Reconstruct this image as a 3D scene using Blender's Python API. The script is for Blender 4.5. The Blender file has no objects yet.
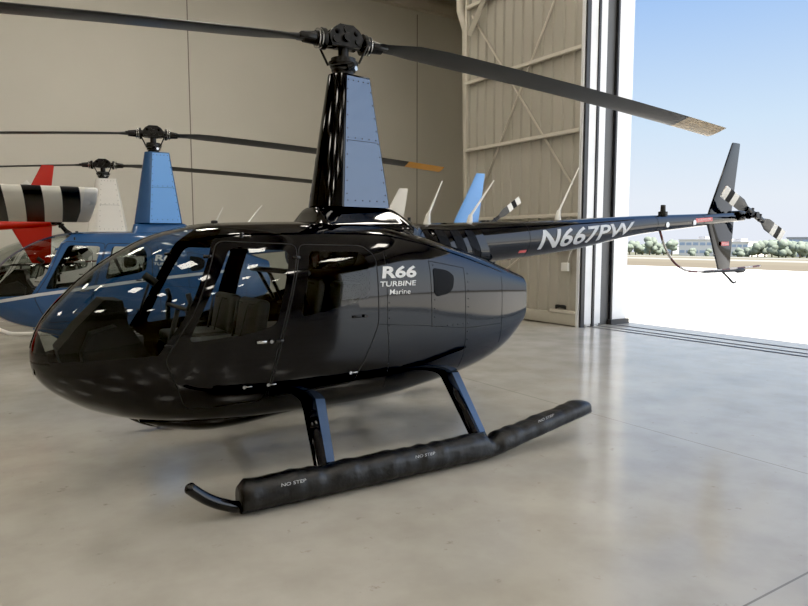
import bpy, bmesh, math, random
from mathutils import Vector, Matrix
random.seed(4)
C = bpy.context.scene.collection
PI = math.pi

# ------------------------------------------------------------------ materials
def mat(name, col, rough=0.5, metal=0.0, spec=0.5, coat=0.0, coat_rough=0.03, ior=1.5, noise=None, bump=None, emit=None, inner=None):
    m = bpy.data.materials.new(name); m.use_nodes = True
    nt = m.node_tree; b = nt.nodes['Principled BSDF']
    b.inputs['Base Color'].default_value = (*col, 1)
    b.inputs['Roughness'].default_value = rough
    b.inputs['Metallic'].default_value = metal
    b.inputs['IOR'].default_value = ior
    b.inputs['Specular IOR Level'].default_value = spec
    b.inputs['Coat Weight'].default_value = coat
    b.inputs['Coat Roughness'].default_value = coat_rough
    tc = nt.nodes.new('ShaderNodeTexCoord')
    out = nt.nodes['Material Output']
    if noise:      # (scale, amount): soft tone variation
        n = nt.nodes.new('ShaderNodeTexNoise'); n.inputs['Scale'].default_value = noise[0]; n.inputs['Detail'].default_value = 6
        nt.links.new(tc.outputs['Object'], n.inputs['Vector'])
        r = nt.nodes.new('ShaderNodeValToRGB')
        a = noise[1]
        r.color_ramp.elements[0].position = .3; r.color_ramp.elements[1].position = .7
        r.color_ramp.elements[0].color = (*[max(0, c*(1-a)) for c in col], 1)
        r.color_ramp.elements[1].color = (*[min(1, c*(1+a)) for c in col], 1)
        nt.links.new(n.outputs['Fac'], r.inputs['Fac']); nt.links.new(r.outputs['Color'], b.inputs['Base Color'])
    if bump:       # (scale, strength)
        n = nt.nodes.new('ShaderNodeTexNoise'); n.inputs['Scale'].default_value = bump[0]; n.inputs['Detail'].default_value = 3
        nt.links.new(tc.outputs['Object'], n.inputs['Vector'])
        bp = nt.nodes.new('ShaderNodeBump'); bp.inputs['Strength'].default_value = bump[1]; bp.inputs['Distance'].default_value = .02
        nt.links.new(n.outputs['Fac'], bp.inputs['Height']); nt.links.new(bp.outputs['Normal'], b.inputs['Normal'])
    if emit:
        b.inputs['Emission Color'].default_value = (*emit[0], 1); b.inputs['Emission Strength'].default_value = emit[1]
    if inner:      # inside of a thin shell has its own lining colour
        g = nt.nodes.new('ShaderNodeNewGeometry'); d = nt.nodes.new('ShaderNodeBsdfDiffuse'); d.inputs['Color'].default_value = (*inner, 1)
        mx = nt.nodes.new('ShaderNodeMixShader')
        nt.links.new(g.outputs['Backfacing'], mx.inputs['Fac']); nt.links.new(b.outputs['BSDF'], mx.inputs[1]); nt.links.new(d.outputs['BSDF'], mx.inputs[2])
        nt.links.new(mx.outputs['Shader'], out.inputs['Surface'])
    return m

def glass_mat(name, tint, ior=1.5):
    m = bpy.data.materials.new(name); m.use_nodes = True; nt = m.node_tree
    nt.nodes.remove(nt.nodes['Principled BSDF']); out = nt.nodes['Material Output']
    t = nt.nodes.new('ShaderNodeBsdfTransparent'); t.inputs['Color'].default_value = (*tint, 1)
    g = nt.nodes.new('ShaderNodeBsdfGlossy'); g.inputs['Roughness'].default_value = .015
    f = nt.nodes.new('ShaderNodeFresnel'); ge = nt.nodes.new('ShaderNodeNewGeometry')
    mr = nt.nodes.new('ShaderNodeMapRange'); nt.links.new(ge.outputs['Backfacing'], mr.inputs['Value']); mr.inputs['To Min'].default_value = ior; mr.inputs['To Max'].default_value = 1/ior
    nt.links.new(mr.outputs['Result'], f.inputs['IOR'])   # a thin sheet reflects alike from both sides
    mx = nt.nodes.new('ShaderNodeMixShader')
    nt.links.new(f.outputs['Fac'], mx.inputs['Fac']); nt.links.new(t.outputs['BSDF'], mx.inputs[1]); nt.links.new(g.outputs['BSDF'], mx.inputs[2])
    nt.links.new(mx.outputs['Shader'], out.inputs['Surface'])
    return m

M = {}
M['black_paint'] = mat('black_paint', (.0035, .004, .006), rough=.05, ior=1.45, inner=(.010, .010, .011), bump=(1.3, .04))
M['black_sky_sheen'] = mat('black_sky_sheen', (.075, .12, .215), rough=.25, ior=1.6, metal=.1)  # black paint made paler and bluer, the sky's reflection put into its colour
M['blue_paint'] = mat('blue_paint', (.038, .098, .225), rough=.10, ior=1.5, inner=(.05, .055, .065))
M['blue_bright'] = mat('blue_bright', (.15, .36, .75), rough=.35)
M['white_paint'] = mat('white_paint', (.80, .78, .73), rough=.25, inner=(.2, .2, .2))
M['red_paint'] = mat('red_paint', (.50, .020, .012), rough=.3, inner=(.1, .1, .1))
M['glass'] = glass_mat('tinted_acrylic', (.72, .75, .74))
M['interior'] = mat('interior_black', (.007, .007, .008), rough=.6, spec=.2)
M['leather'] = mat('black_leather', (.005, .005, .005), rough=.45, bump=(60, .1))
M['rubber'] = mat('black_rubber', (.010, .010, .011), rough=.55)
M['dark_metal'] = mat('dark_metal', (.022, .022, .023), rough=.32, metal=.6, noise=(20, .3))
M['steel'] = mat('bare_steel', (.42, .42, .42), rough=.25, metal=1.0)
M['blade'] = mat('rotor_blade_grey', (.028, .030, .032), rough=.38, noise=(3, .2))
M['tip_yellow'] = mat('tip_yellow', (.62, .30, .06), rough=.4)
M['tip_tan'] = mat('tip_tan', (.50, .40, .27), rough=.4)
M['text_white'] = mat('lettering_white', (.72, .73, .74), rough=.4)
M['text_silver'] = mat('lettering_silver', (.55, .57, .60), rough=.35)
M['sticker_red'] = mat('sticker_red', (.75, .16, .16), rough=.5)
M['white_plastic'] = mat('white_plastic', (.75, .74, .70), rough=.35)
M['seam'] = mat('seam_black', (.003, .003, .003), rough=.7)
M['vent'] = mat('vent_black', (.003, .003, .004), rough=.5, spec=.15)
M['float'] = mat('float_cover_black', (.008, .0085, .010), rough=.36, bump=(9, .6))
M['wall'] = mat('wall_cream', (.63, .605, .54), rough=.85, noise=(.25, .05))
M['ceiling'] = mat('ceiling_grey', (.42, .39, .34), rough=.9)
M['steel_cream'] = mat('steel_cream', (.60, .56, .48), rough=.55)
M['sheet'] = mat('corrugated_cream', (.43, .405, .345), rough=.55)
M['white_edge'] = mat('white_edge', (.72, .73, .74), rough=.5, noise=(2, .06))
M['grey_edge'] = mat('grey_edge', (.09, .092, .095), rough=.6)
M['joint'] = mat('joint_dark', (.22, .20, .17), rough=.9)
M['track'] = mat('track_dark', (.02, .02, .022), rough=.5)
M['lamp'] = mat('lamp_diffuser', (.9, .9, .88), emit=((1.0, .94, .83), 22.0))
M['lamp_frame'] = mat('lamp_frame', (.6, .6, .58), rough=.5)

def floor_material():
    m = mat('polished_concrete', (.43, .40, .35), rough=.2)
    nt = m.node_tree; b = nt.nodes['Principled BSDF']; tc = nt.nodes['Texture Coordinate']
    L = nt.links.new
    def noise(scale, detail=5, rough=.55):
        n = nt.nodes.new('ShaderNodeTexNoise'); n.inputs['Scale'].default_value = scale; n.inputs['Detail'].default_value = detail
        n.inputs['Roughness'].default_value = rough; L(tc.outputs['Object'], n.inputs['Vector']); return n
    def ramp(src, p0, c0, p1, c1):
        r = nt.nodes.new('ShaderNodeValToRGB'); e = r.color_ramp.elements
        e[0].position = p0; e[1].position = p1; e[0].color = (*c0, 1); e[1].color = (*c1, 1); L(src, r.inputs['Fac']); return r
    def mul(a, c, f=1.0):
        x = nt.nodes.new('ShaderNodeMixRGB'); x.blend_type = 'MULTIPLY'; x.inputs['Fac'].default_value = f
        L(a, x.inputs[1]); L(c, x.inputs[2]); return x.outputs[0]
    base = ramp(noise(.45).outputs['Fac'], .3, (.44, .415, .365), .7, (.54, .515, .46)).outputs[0]
    base = mul(base, ramp(noise(2.2, 8).outputs['Fac'], .33, (.86, .85, .84), .6, (1, 1, 1)).outputs[0])
    base = mul(base, ramp(noise(7.0, 4, .7).outputs['Fac'], .27, (.62, .58, .54), .36, (1, 1, 1)).outputs[0], .8)
    sep = nt.nodes.new('ShaderNodeSeparateXYZ'); L(tc.outputs['Object'], sep.inputs[0])
    def line(sock, at, w):   # a saw-cut joint
        s = nt.nodes.new('ShaderNodeMath'); s.operation = 'SUBTRACT'; L(sock, s.inputs[0]); s.inputs[1].default_value = at
        a = nt.nodes.new('ShaderNodeMath'); a.operation = 'ABSOLUTE'; L(s.outputs[0], a.inputs[0])
        g = nt.nodes.new('ShaderNodeMath'); g.operation = 'GREATER_THAN'; L(a.outputs[0], g.inputs[0]); g.inputs[1].default_value = w
        return g.outputs[0]
    base = mul(base, line(sep.outputs['X'], 2.42, .006), .42)
    base = mul(base, line(sep.outputs['Y'], -3.45, .006), .5)
    base = mul(base, line(sep.outputs['X'], -6.8, .006), .4)
    L(base, b.inputs['Base Color'])
    rr = ramp(noise(1.1, 6).outputs['Fac'], .3, (.11,)*3, .75, (.22,)*3)
    L(rr.outputs[0], b.inputs['Roughness'])
    b.inputs['IOR'].default_value = 1.75
    return m
M['floor'] = floor_material()

def stripes(name, axis, colors, period, offset=0, shear=0):
    """bands of colour along an object axis"""
    m = mat(name, colors[0], rough=.4); nt = m.node_tree; b = nt.nodes['Principled BSDF']; tc = nt.nodes['Texture Coordinate']
    sep = nt.nodes.new('ShaderNodeSeparateXYZ'); nt.links.new(tc.outputs['Object'], sep.inputs[0])
    ad = nt.nodes.new('ShaderNodeMath'); ad.operation = 'MULTIPLY_ADD'
    nt.links.new(sep.outputs['Z'], ad.inputs[0]); ad.inputs[1].default_value = shear; nt.links.new(sep.outputs[axis], ad.inputs[2])
    o = nt.nodes.new('ShaderNodeMath'); o.operation = 'ADD'; o.inputs[1].default_value = offset; nt.links.new(ad.outputs[0], o.inputs[0])
    d = nt.nodes.new('ShaderNodeMath'); d.operation = 'DIVIDE'; d.inputs[1].default_value = period; nt.links.new(o.outputs[0], d.inputs[0])
    fr = nt.nodes.new('ShaderNodeMath'); fr.operation = 'FRACT'; nt.links.new(d.outputs[0], fr.inputs[0])
    g = nt.nodes.new('ShaderNodeMath'); g.operation = 'GREATER_THAN'; g.inputs[1].default_value = .5; nt.links.new(fr.outputs[0], g.inputs[0])
    mx = nt.nodes.new('ShaderNodeMixRGB'); nt.links.new(g.outputs[0], mx.inputs[0])
    mx.inputs[1].default_value = (*colors[0], 1); mx.inputs[2].default_value = (*colors[1], 1)
    nt.links.new(mx.outputs[0], b.inputs['Base Color'])
    return m
M['guard_stripe'] = stripes('guard_stripe', 'X', ((.55, .52, .5), (.10, .012, .012)), .36)

# ------------------------------------------------------------------ mesh helpers
def obj(name, bm, m=None, parent=None, smooth=True, angle=None, recalc=True):
    if recalc: bmesh.ops.recalc_face_normals(bm, faces=bm.faces[:])
    me = bpy.data.meshes.new(name); bm.to_mesh(me); bm.free()
    o = bpy.data.objects.new(name, me); C.objects.link(o)
    if m: me.materials.append(m)
    if smooth:
        for p in me.polygons: p.use_smooth = True
        if angle is not None: me.set_sharp_from_angle(angle=math.radians(angle))
    if parent: o.parent = parent
    return o
def tag(o, label=None, cat=None, group=None, kind=None):
    if label: o['label'] = label
    if cat: o['category'] = cat
    if group: o['group'] = group
    if kind: o['kind'] = kind
    return o
def empty(name, loc=(0, 0, 0), rz=0, scale=1):
    o = bpy.data.objects.new(name, None); C.objects.link(o); o.location = loc; o.rotation_euler = (0, 0, rz); o.scale = (scale,)*3; o.empty_display_size = .2
    return o
def add_box(bm, lo, hi, bevel=0.0, seg=2, mtx=None):
    lo = Vector(lo); hi = Vector(hi)
    r = bmesh.ops.create_cube(bm, size=1); vs = r['verts']
    bmesh.ops.scale(bm, vec=hi-lo, verts=vs); bmesh.ops.translate(bm, vec=(hi+lo)/2, verts=vs)
    if bevel > 0:
        es = list({e for v in vs for e in v.link_edges})
        rb = bmesh.ops.bevel(bm, geom=es, offset=bevel, segments=seg, affect='EDGES', profile=.5)
        vs = list({v for f in rb['faces'] for v in f.verts} | {v for v in vs if v.is_valid})
    if mtx is not None: bmesh.ops.transform(bm, matrix=mtx, verts=vs)
    return vs
def add_loft(bm, rings, cap=True, closed=True):
    R = [[bm.verts.new(p) for p in r] for r in rings]; n = len(rings[0])
    for a, b in zip(R, R[1:]):
        for i in range(n if closed else n-1):
            j = (i+1) % n
            bm.faces.new((a[i], a[j], b[j], b[i]))
    if cap and closed:
        bm.faces.new(R[0][::-1]); bm.faces.new(R[-1])
    return R
def add_tube(bm, pts, rad, n=12, cap=True, flat=1.0):
    pts = [Vector(p) for p in pts]
    if not isinstance(rad, (list, tuple)): rad = [rad]*len(pts)
    rings = []; up = None
    for i, p in enumerate(pts):
        t = (pts[min(i+1, len(pts)-1)]-pts[max(i-1, 0)]).normalized()
        if up is None:
            up = Vector((0, 0, 1)) if abs(t.z) < .9 else Vector((1, 0, 0))
        s = t.cross(up).normalized(); up = s.cross(t).normalized()
        rings.append([p + s*math.cos(2*PI*k/n)*rad[i] + up*math.sin(2*PI*k/n)*rad[i]*flat for k in range(n)])
    add_loft(bm, rings, cap)
def add_cyl(bm, a, b, r, n=16, r2=None): add_tube(bm, [a, b], [r, r2 if r2 is not None else r], n)
def add_prism(bm, poly, axis, a, b):
    """extrude a 2D polygon along axis 0/1/2 from a to b"""
    def P(u, v, t): return {0: (t, u, v), 1: (u, t, v), 2: (u, v, t)}[axis]
    A = [bm.verts.new(P(u, v, a)) for u, v in poly]; B = [bm.verts.new(P(u, v, b)) for u, v in poly]
    n = len(poly)
    for i in range(n): bm.faces.new((A[i], A[(i+1) % n], B[(i+1) % n], B[i]))
    bm.faces.new(A[::-1]); bm.faces.new(B)
def box_obj(name, lo, hi, m, parent=None, bevel=.004, **k):
    bm = bmesh.new(); add_box(bm, lo, hi, bevel); return obj(name, bm, m, parent, angle=35, **k)
def spline(pts, n):
    """Catmull-Rom through pts"""
    P = [Vector(p) for p in pts]; P = [2*P[0]-P[1]] + P + [2*P[-1]-P[-2]]; out = []
    for i in range(1, len(P)-2):
        for k in range(n):
            t = k/n; a, b, c, d = P[i-1:i+3]
            out.append(.5*((2*b)+(c-a)*t+(2*a-5*b+4*c-d)*t*t+(3*b-a-3*c+d)*t**3))
    out.append(P[-2]); return out
def pchip(xs, ys):
    n = len(xs); h = [xs[i+1]-xs[i] for i in range(n-1)]; d = [(ys[i+1]-ys[i])/h[i] for i in range(n-1)]
    m = [0]*n; m[0] = d[0]; m[-1] = d[-1]
    for i in range(1, n-1):
        if d[i-1]*d[i] > 0:
            w1 = 2*h[i]+h[i-1]; w2 = h[i]+2*h[i-1]; m[i] = (w1+w2)/(w1/d[i-1]+w2/d[i])
    def f(x):
        x = min(max(x, xs[0]), xs[-1]); i = 0
        while i < n-2 and x > xs[i+1]: i += 1
        t = (x-xs[i])/h[i]
        return ys[i]*(1+2*t)*(1-t)**2 + h[i]*m[i]*t*(1-t)**2 + ys[i+1]*t*t*(3-2*t) + h[i]*m[i+1]*t*t*(t-1)
    return f
def text_bm(s, bold=.0):
    """flat lettering, unit height of capitals, starting at x=0"""
    cu = bpy.data.curves.new('lettering', 'FONT'); cu.body = s; cu.offset = bold; cu.resolution_u = 3
    o = bpy.data.objects.new('lettering', cu); C.objects.link(o)
    bpy.context.view_layer.update()
    me = o.evaluated_get(bpy.context.evaluated_depsgraph_get()).to_mesh()
    bm = bmesh.new(); bm.from_mesh(me); bpy.data.objects.remove(o); bpy.data.curves.remove(cu)
    ys = [v.co.y for v in bm.verts]; xs = [v.co.x for v in bm.verts]
    h = max(ys)-min(ys); x0 = min(xs); y0 = min(ys); w = max(xs)-x0
    for v in bm.verts: v.co = ((v.co.x-x0)/w, (v.co.y-y0)/h, 0)
    bmesh.ops.triangulate(bm, faces=bm.faces[:])
    return bm
def text_obj(name, s, m, parent, fn, bold=.02, shear=0.0, cuts=0, **k):
    bm = text_bm(s, bold)
    for _ in range(cuts):
        bmesh.ops.subdivide_edges(bm, edges=bm.edges[:], cuts=1); bmesh.ops.triangulate(bm, faces=bm.faces[:])
    for v in bm.verts: v.co = fn(v.co.x + shear*(v.co.y-.5), v.co.y)
    return obj(name, bm, m, parent, smooth=False, recalc=False)

# ------------------------------------------------------------------ helicopter body shape (x aft from mast, y starboard, z up)
NOSE = -2.405
def S(x): return math.sqrt(max(0, x-NOSE))
def key(tab): return pchip([S(t[0]) for t in tab], [t[1] for t in tab])
ZT = key([(NOSE, .93), (-2.39, 1.03), (-2.33, 1.17), (-2.2, 1.33), (-2.01, 1.51), (-1.81, 1.645), (-1.6, 1.75), (-1.31, 1.83), (-1.08, 1.855), (-.41, 1.87), (0, 1.865), (.4, 1.80), (.8, 1.70), (1.2, 1.58), (1.68, 1.42)])
ZB = key([(NOSE, .93), (-2.39, .83), (-2.33, .73), (-2.2, .62), (-2.05, .53), (-1.78, .44), (-1.43, .385), (-1.04, .37), (-.44, .37), (.1, .38), (.5, .43), (.8, .475), (1.15, .55), (1.4, .645), (1.55, .74), (1.68, .88)])
WW = key([(NOSE, 0), (-2.39, .10), (-2.33, .21), (-2.2, .345), (-2.0, .48), (-1.8, .575), (-1.5, .665), (-1.2, .71), (-.8, .735), (-.2, .74), (.4, .725), (.8, .68), (1.2, .60), (1.68, .47)])
ZW = key([(NOSE, .93), (-2.2, .95), (-1.6, 1.0), (-.8, 1.05), (.2, 1.06), (1.0, 1.10), (1.68, 1.16)])
NU = key([(NOSE, 2.0), (-2.0, 2.1), (-1.5, 2.5), (-1.1, 3.0), (-.4, 3.4), (.6, 4.0), (1.68, 4.5)])
NL = key([(NOSE, 2.0), (-2.0, 2.2), (-1.5, 2.6), (-.8, 2.9), (.6, 2.9), (1.68, 3.3)])
def half_width(x, z):
    zw = ZW(S(x)); w = WW(S(x))
    if z >= zw: t = (z-zw)/max(1e-6, ZT(S(x))-zw); n = NU(S(x))
    else: t = (zw-z)/max(1e-6, zw-ZB(S(x))); n = NL(S(x))
    t = min(1, t)
    return w*(1-t**n)**(1/n)
def body_ring(x, n=96):
    s = S(x); zt, zb, w, zw, nu, nl = ZT(s), ZB(s), WW(s), ZW(s), NU(s), NL(s); r = []
    for k in range(n):
        a = 2*PI*(k+.5)/n; c, si = math.cos(a), math.sin(a); e = nu if si > 0 else nl
        y = math.copysign(abs(c)**(2/e), c)*w; z = zw + (math.copysign(abs(si)**(2/e), si))*((zt-zw) if si > 0 else (zw-zb))
        r.append((x, y, z))
    return r
def in_poly(p, poly):
    x, y = p; c = False
    for i in range(len(poly)):
        (x1, y1), (x2, y2) = poly[i], poly[i-1]
        if (y1 > y) != (y2 > y) and x < (x2-x1)*(y-y1)/(y2-y1)+x1: c = not c
    return c
def round_poly(poly, r, n=5):
    out = []; N = len(poly)
    for i in range(N):
        p = Vector(poly[i]); a = Vector(poly[i-1])-p; b = Vector(poly[(i+1) % N])-p
        d = min(r, a.length*.45, b.length*.45); A = p+a.normalized()*d; B = p+b.normalized()*d
        for k in range(n+1):
            t = k/n; q = A*(1-t)**2 + p*2*t*(1-t) + B*t*t; out.append((q.x, q.y))
    return out
WSHIELD = [(-2.6, .90), (-2.3, .90), (-2.6, 2.1), (-1.13, 2.1), (-1.13, 1.87), (-1.20, 1.79), (-1.30, 1.70), (-1.50, 1.26), (-1.70, .965)]
FDOOR = round_poly([(-1.27, 1.715), (-.715, 1.69), (-.93, .92), (-1.00, .58), (-1.52, .56), (-1.665, .93), (-1.46, 1.26)], .06)
FWIN = round_poly([(-1.20, 1.665), (-.785, 1.645), (-.925, 1.13), (-1.10, 1.08), (-1.52, 1.04), (-1.41, 1.26)], .05)
RDOOR = round_poly([(-.70, 1.69), (-.19, 1.68), (-.10, 1.60), (-.10, 1.08), (-.30, .64), (-.98, .60), (-.91, .92)], .05)
RWIN = round_poly([(-.63, 1.645), (-.22, 1.63), (-.17, 1.55), (-.18, 1.30), (-.32, 1.25), (-.74, 1.17)], .05)

def build_body(root, paint, glass):
    bm = bmesh.new()
    xs = []; N = 74
    for k in range(1, N+1):
        t = k/N; xs.append(NOSE + (1.68-NOSE)*(t**1.75))
    rings = [body_ring(x) for x in xs]
    R = add_loft(bm, rings, cap=False)
    tip = bm.verts.new((NOSE, 0, .93)); n = len(R[0])
    for i in range(n): bm.faces.new((tip, R[0][(i+1) % n], R[0][i]))
    bmesh.ops.recalc_face_normals(bm, faces=bm.faces[:])
    # cut the outlines of panes and doors into the shell
    def cut(poly, both=True):
        for i in range(len(poly)):
            a = Vector(poly[i-1]); b = Vector(poly[i]); d = b-a
            if d.length < 1e-5: continue
            lo = (min(a.x, b.x)-.012, min(a.y, b.y)-.012); hi = (max(a.x, b.x)+.012, max(a.y, b.y)+.012)
            fs = []
            for f in bm.faces:
                X = [v.co.x for v in f.verts]; Z = [v.co.z for v in f.verts]
                if max(X) > lo[0] and min(X) < hi[0] and max(Z) > lo[1] and min(Z) < hi[1] and sum(v.co.z for v in f.verts)/len(f.verts) > .45: fs.append(f)
            if not fs: continue
            g = list(set(fs) | {e for f in fs for e in f.edges} | {v for f in fs for v in f.verts})
            bmesh.ops.bisect_plane(bm, geom=g, dist=1e-5, plane_co=(a.x, 0, a.y), plane_no=(-d.y, 0, d.x))
    for p in (WSHIELD, FDOOR, FWIN, RDOOR, RWIN): cut(p)
    bm.normal_update()
    bm.verts.index_update()
    nrm = {}
    def k3(co): return (round(co.x, 5), round(co.y, 5), round(co.z, 5))
    for v in bm.verts: nrm[k3(v.co)] = v.normal.copy()
    sets = {}
    for f in bm.faces:
        c = f.calc_center_median(); p = (c.x, c.z); side = 'port' if c.y < 0 else 'star'
        top = f.normal.z > .93 and c.z > 1.7
        if in_poly(p, WSHIELD): k = ('windshield', side)
        elif not top and in_poly(p, FWIN): k = ('fwin', side)
        elif not top and in_poly(p, RWIN): k = ('rwin', side)
        elif not top and in_poly(p, FDOOR): k = ('fdoor', side)
        elif not top and in_poly(p, RDOOR): k = ('rdoor', side)
        else: k = ('fuselage', '')
        sets.setdefault(k, []).append([v.co.copy() for v in f.verts])
    bm.free()
    def piece(k, name, m, parent):
        b2 = bmesh.new(); vm = {}
        for f in sets[k]:
            vs = []
            for co in f:
                q = k3(co)
                if q not in vm: vm[q] = b2.verts.new(co)
                if vm[q] not in vs: vs.append(vm[q])
            if len(vs) > 2:
                try: b2.faces.new(vs)
                except ValueError: pass
        o = obj(name, b2, m, parent, recalc=False)
        o.data.normals_split_custom_set_from_vertices([nrm[k3(v.co)] for v in o.data.vertices])
        return o
    fus = piece(('fuselage', ''), 'fuselage', paint, root)
    out = {'fuselage': fus}
    for sd in ('port', 'star'):
        piece(('windshield', sd), 'windshield', glass, root)
        for d, w in (('fdoor', 'fwin'), ('rdoor', 'rwin')):
            do = piece((d, sd), 'door', paint, root); piece((w, sd), 'door_window', glass, do)
            out[d, sd] = do
    return out

def strip(bm, pts, side, w=.004, off=.0012):
    """a thin line lying on the body skin through (x, z) points"""
    n = len(pts)
    fine = []
    for i in range(n-1):
        a = Vector(pts[i]); b = Vector(pts[i+1]); m = max(1, int((b-a).length/.04))
        for k in range(m): fine.append(a.lerp(b, k/m))
    fine.append(Vector(pts[-1])); L = []
    for i, p in enumerate(fine):
        t = (fine[min(i+1, len(fine)-1)]-fine[max(0, i-1)]).normalized(); nn = Vector((-t.y, t.x))*w
        q = []
        for s in (-1, 1):
            r = p+nn*s; q.append(bm.verts.new((r.x, side*(half_width(r.x, r.y)+off), r.y)))
        L.append(q)
    for a, b in zip(L, L[1:]): bm.faces.new((a[0], a[1], b[1], b[0]))

BOOM_C = pchip([1.0, 1.5, 2.6, 3.9, 5.1, 5.9], [1.67, 1.70, 1.775, 1.905, 1.985, 2.04])
BOOM_R = pchip([1.0, 1.5, 2.6, 3.9, 5.1, 5.9], [.215, .20, .172, .108, .078, .058])

def airfoil(chord, thick, n=10):
    """(u, v) points, u from -0.3 chord (leading) to 0.7 chord"""
    up = []
    for k in range(n+1):
        t = (k/n)**1.6; yt = thick/.2*(.2969*math.sqrt(t)-.126*t-.3516*t*t+.2843*t**3-.1036*t**4)*1.0
        up.append((t*chord-.27*chord, yt))
    return up + [(u, -v) for u, v in up[::-1][1:-1]]

def make_blade(root, paint, tip, az, pitch):
    """one main rotor blade reaching out along +x at azimuth az"""
    st = [0.33, .38, .50, .66, .95, 1.3, 1.9, 2.6, 3.3, 4.0, 4.25]
    def ring(r):
        c = .13 + .14*min(1, max(0, (r-.38)/.35)); th = .055 if r < .45 else .034
        z = 3.37 - .043*r - .0060*r*r + .012
        tw = math.radians(pitch)
        R = []
        for u, v in airfoil(c, th):
            # leading edge toward -y for the blade pointing aft
            y = -u*math.cos(tw) + v*math.sin(tw); zz = u*math.sin(tw) + v*math.cos(tw)
            R.append((r, y, z+zz))
        return R
    M3 = Matrix.Rotation(az, 4, 'Z')
    bm = bmesh.new(); add_loft(bm, [ring(r) for r in st]); bmesh.ops.transform(bm, matrix=M3, verts=bm.verts[:])
    b = obj('main_rotor_blade', bm, paint, root, angle=40)
    bm = bmesh.new(); add_loft(bm, [ring(r) for r in (4.252, 4.6, 4.88, 4.95)]); bmesh.ops.transform(bm, matrix=M3, verts=bm.verts[:])
    obj('blade_tip', bm, tip, b, angle=40)
    bm = bmesh.new()
    z = 3.37
    def zz(r): return 3.382 - .043*r - .0060*r*r
    add_tube(bm, [(.10, 0, zz(.1)), (.17, 0, zz(.17))], .055, 16)
    add_tube(bm, [(.17, 0, zz(.17)), (.20, 0, zz(.20))], .088, 18)
    add_tube(bm, [(.20, 0, zz(.20)), (.255, 0, zz(.255))], .06, 16)
    add_tube(bm, [(.255, 0, zz(.255)), (.36, 0, zz(.36))], [.055, .045], 16)
    add_box(bm, (.26, -.065, zz(.3)-.024), (.40, .065, zz(.3)+.024), .01)
    bmesh.ops.transform(bm, matrix=M3, verts=bm.verts[:])
    g = obj('blade_grip', bm, M['dark_metal'], b, angle=40)
    for r0 in (.205, .232):
        bm = bmesh.new(); add_tube(bm, [(r0, 0, zz(r0)), (r0+.010, 0, zz(r0))], .080, 18)
        bmesh.ops.transform(bm, matrix=M3, verts=bm.verts[:]); obj('grip_collar', bm, M['steel'], b, angle=40)
    # pitch horn and link
    bm = bmesh.new()
    add_box(bm, (.15, -.13, zz(.3)-.03), (.20, -.04, zz(.3)+.01), .008)
    add_cyl(bm, (.17, -.12, zz(.3)-.02), (.10, -.09, 3.19), .010, 8)
    bmesh.ops.transform(bm, matrix=M3, verts=bm.verts[:])
    obj('pitch_link', bm, M['dark_metal'], b, angle=40)
    return b

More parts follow.
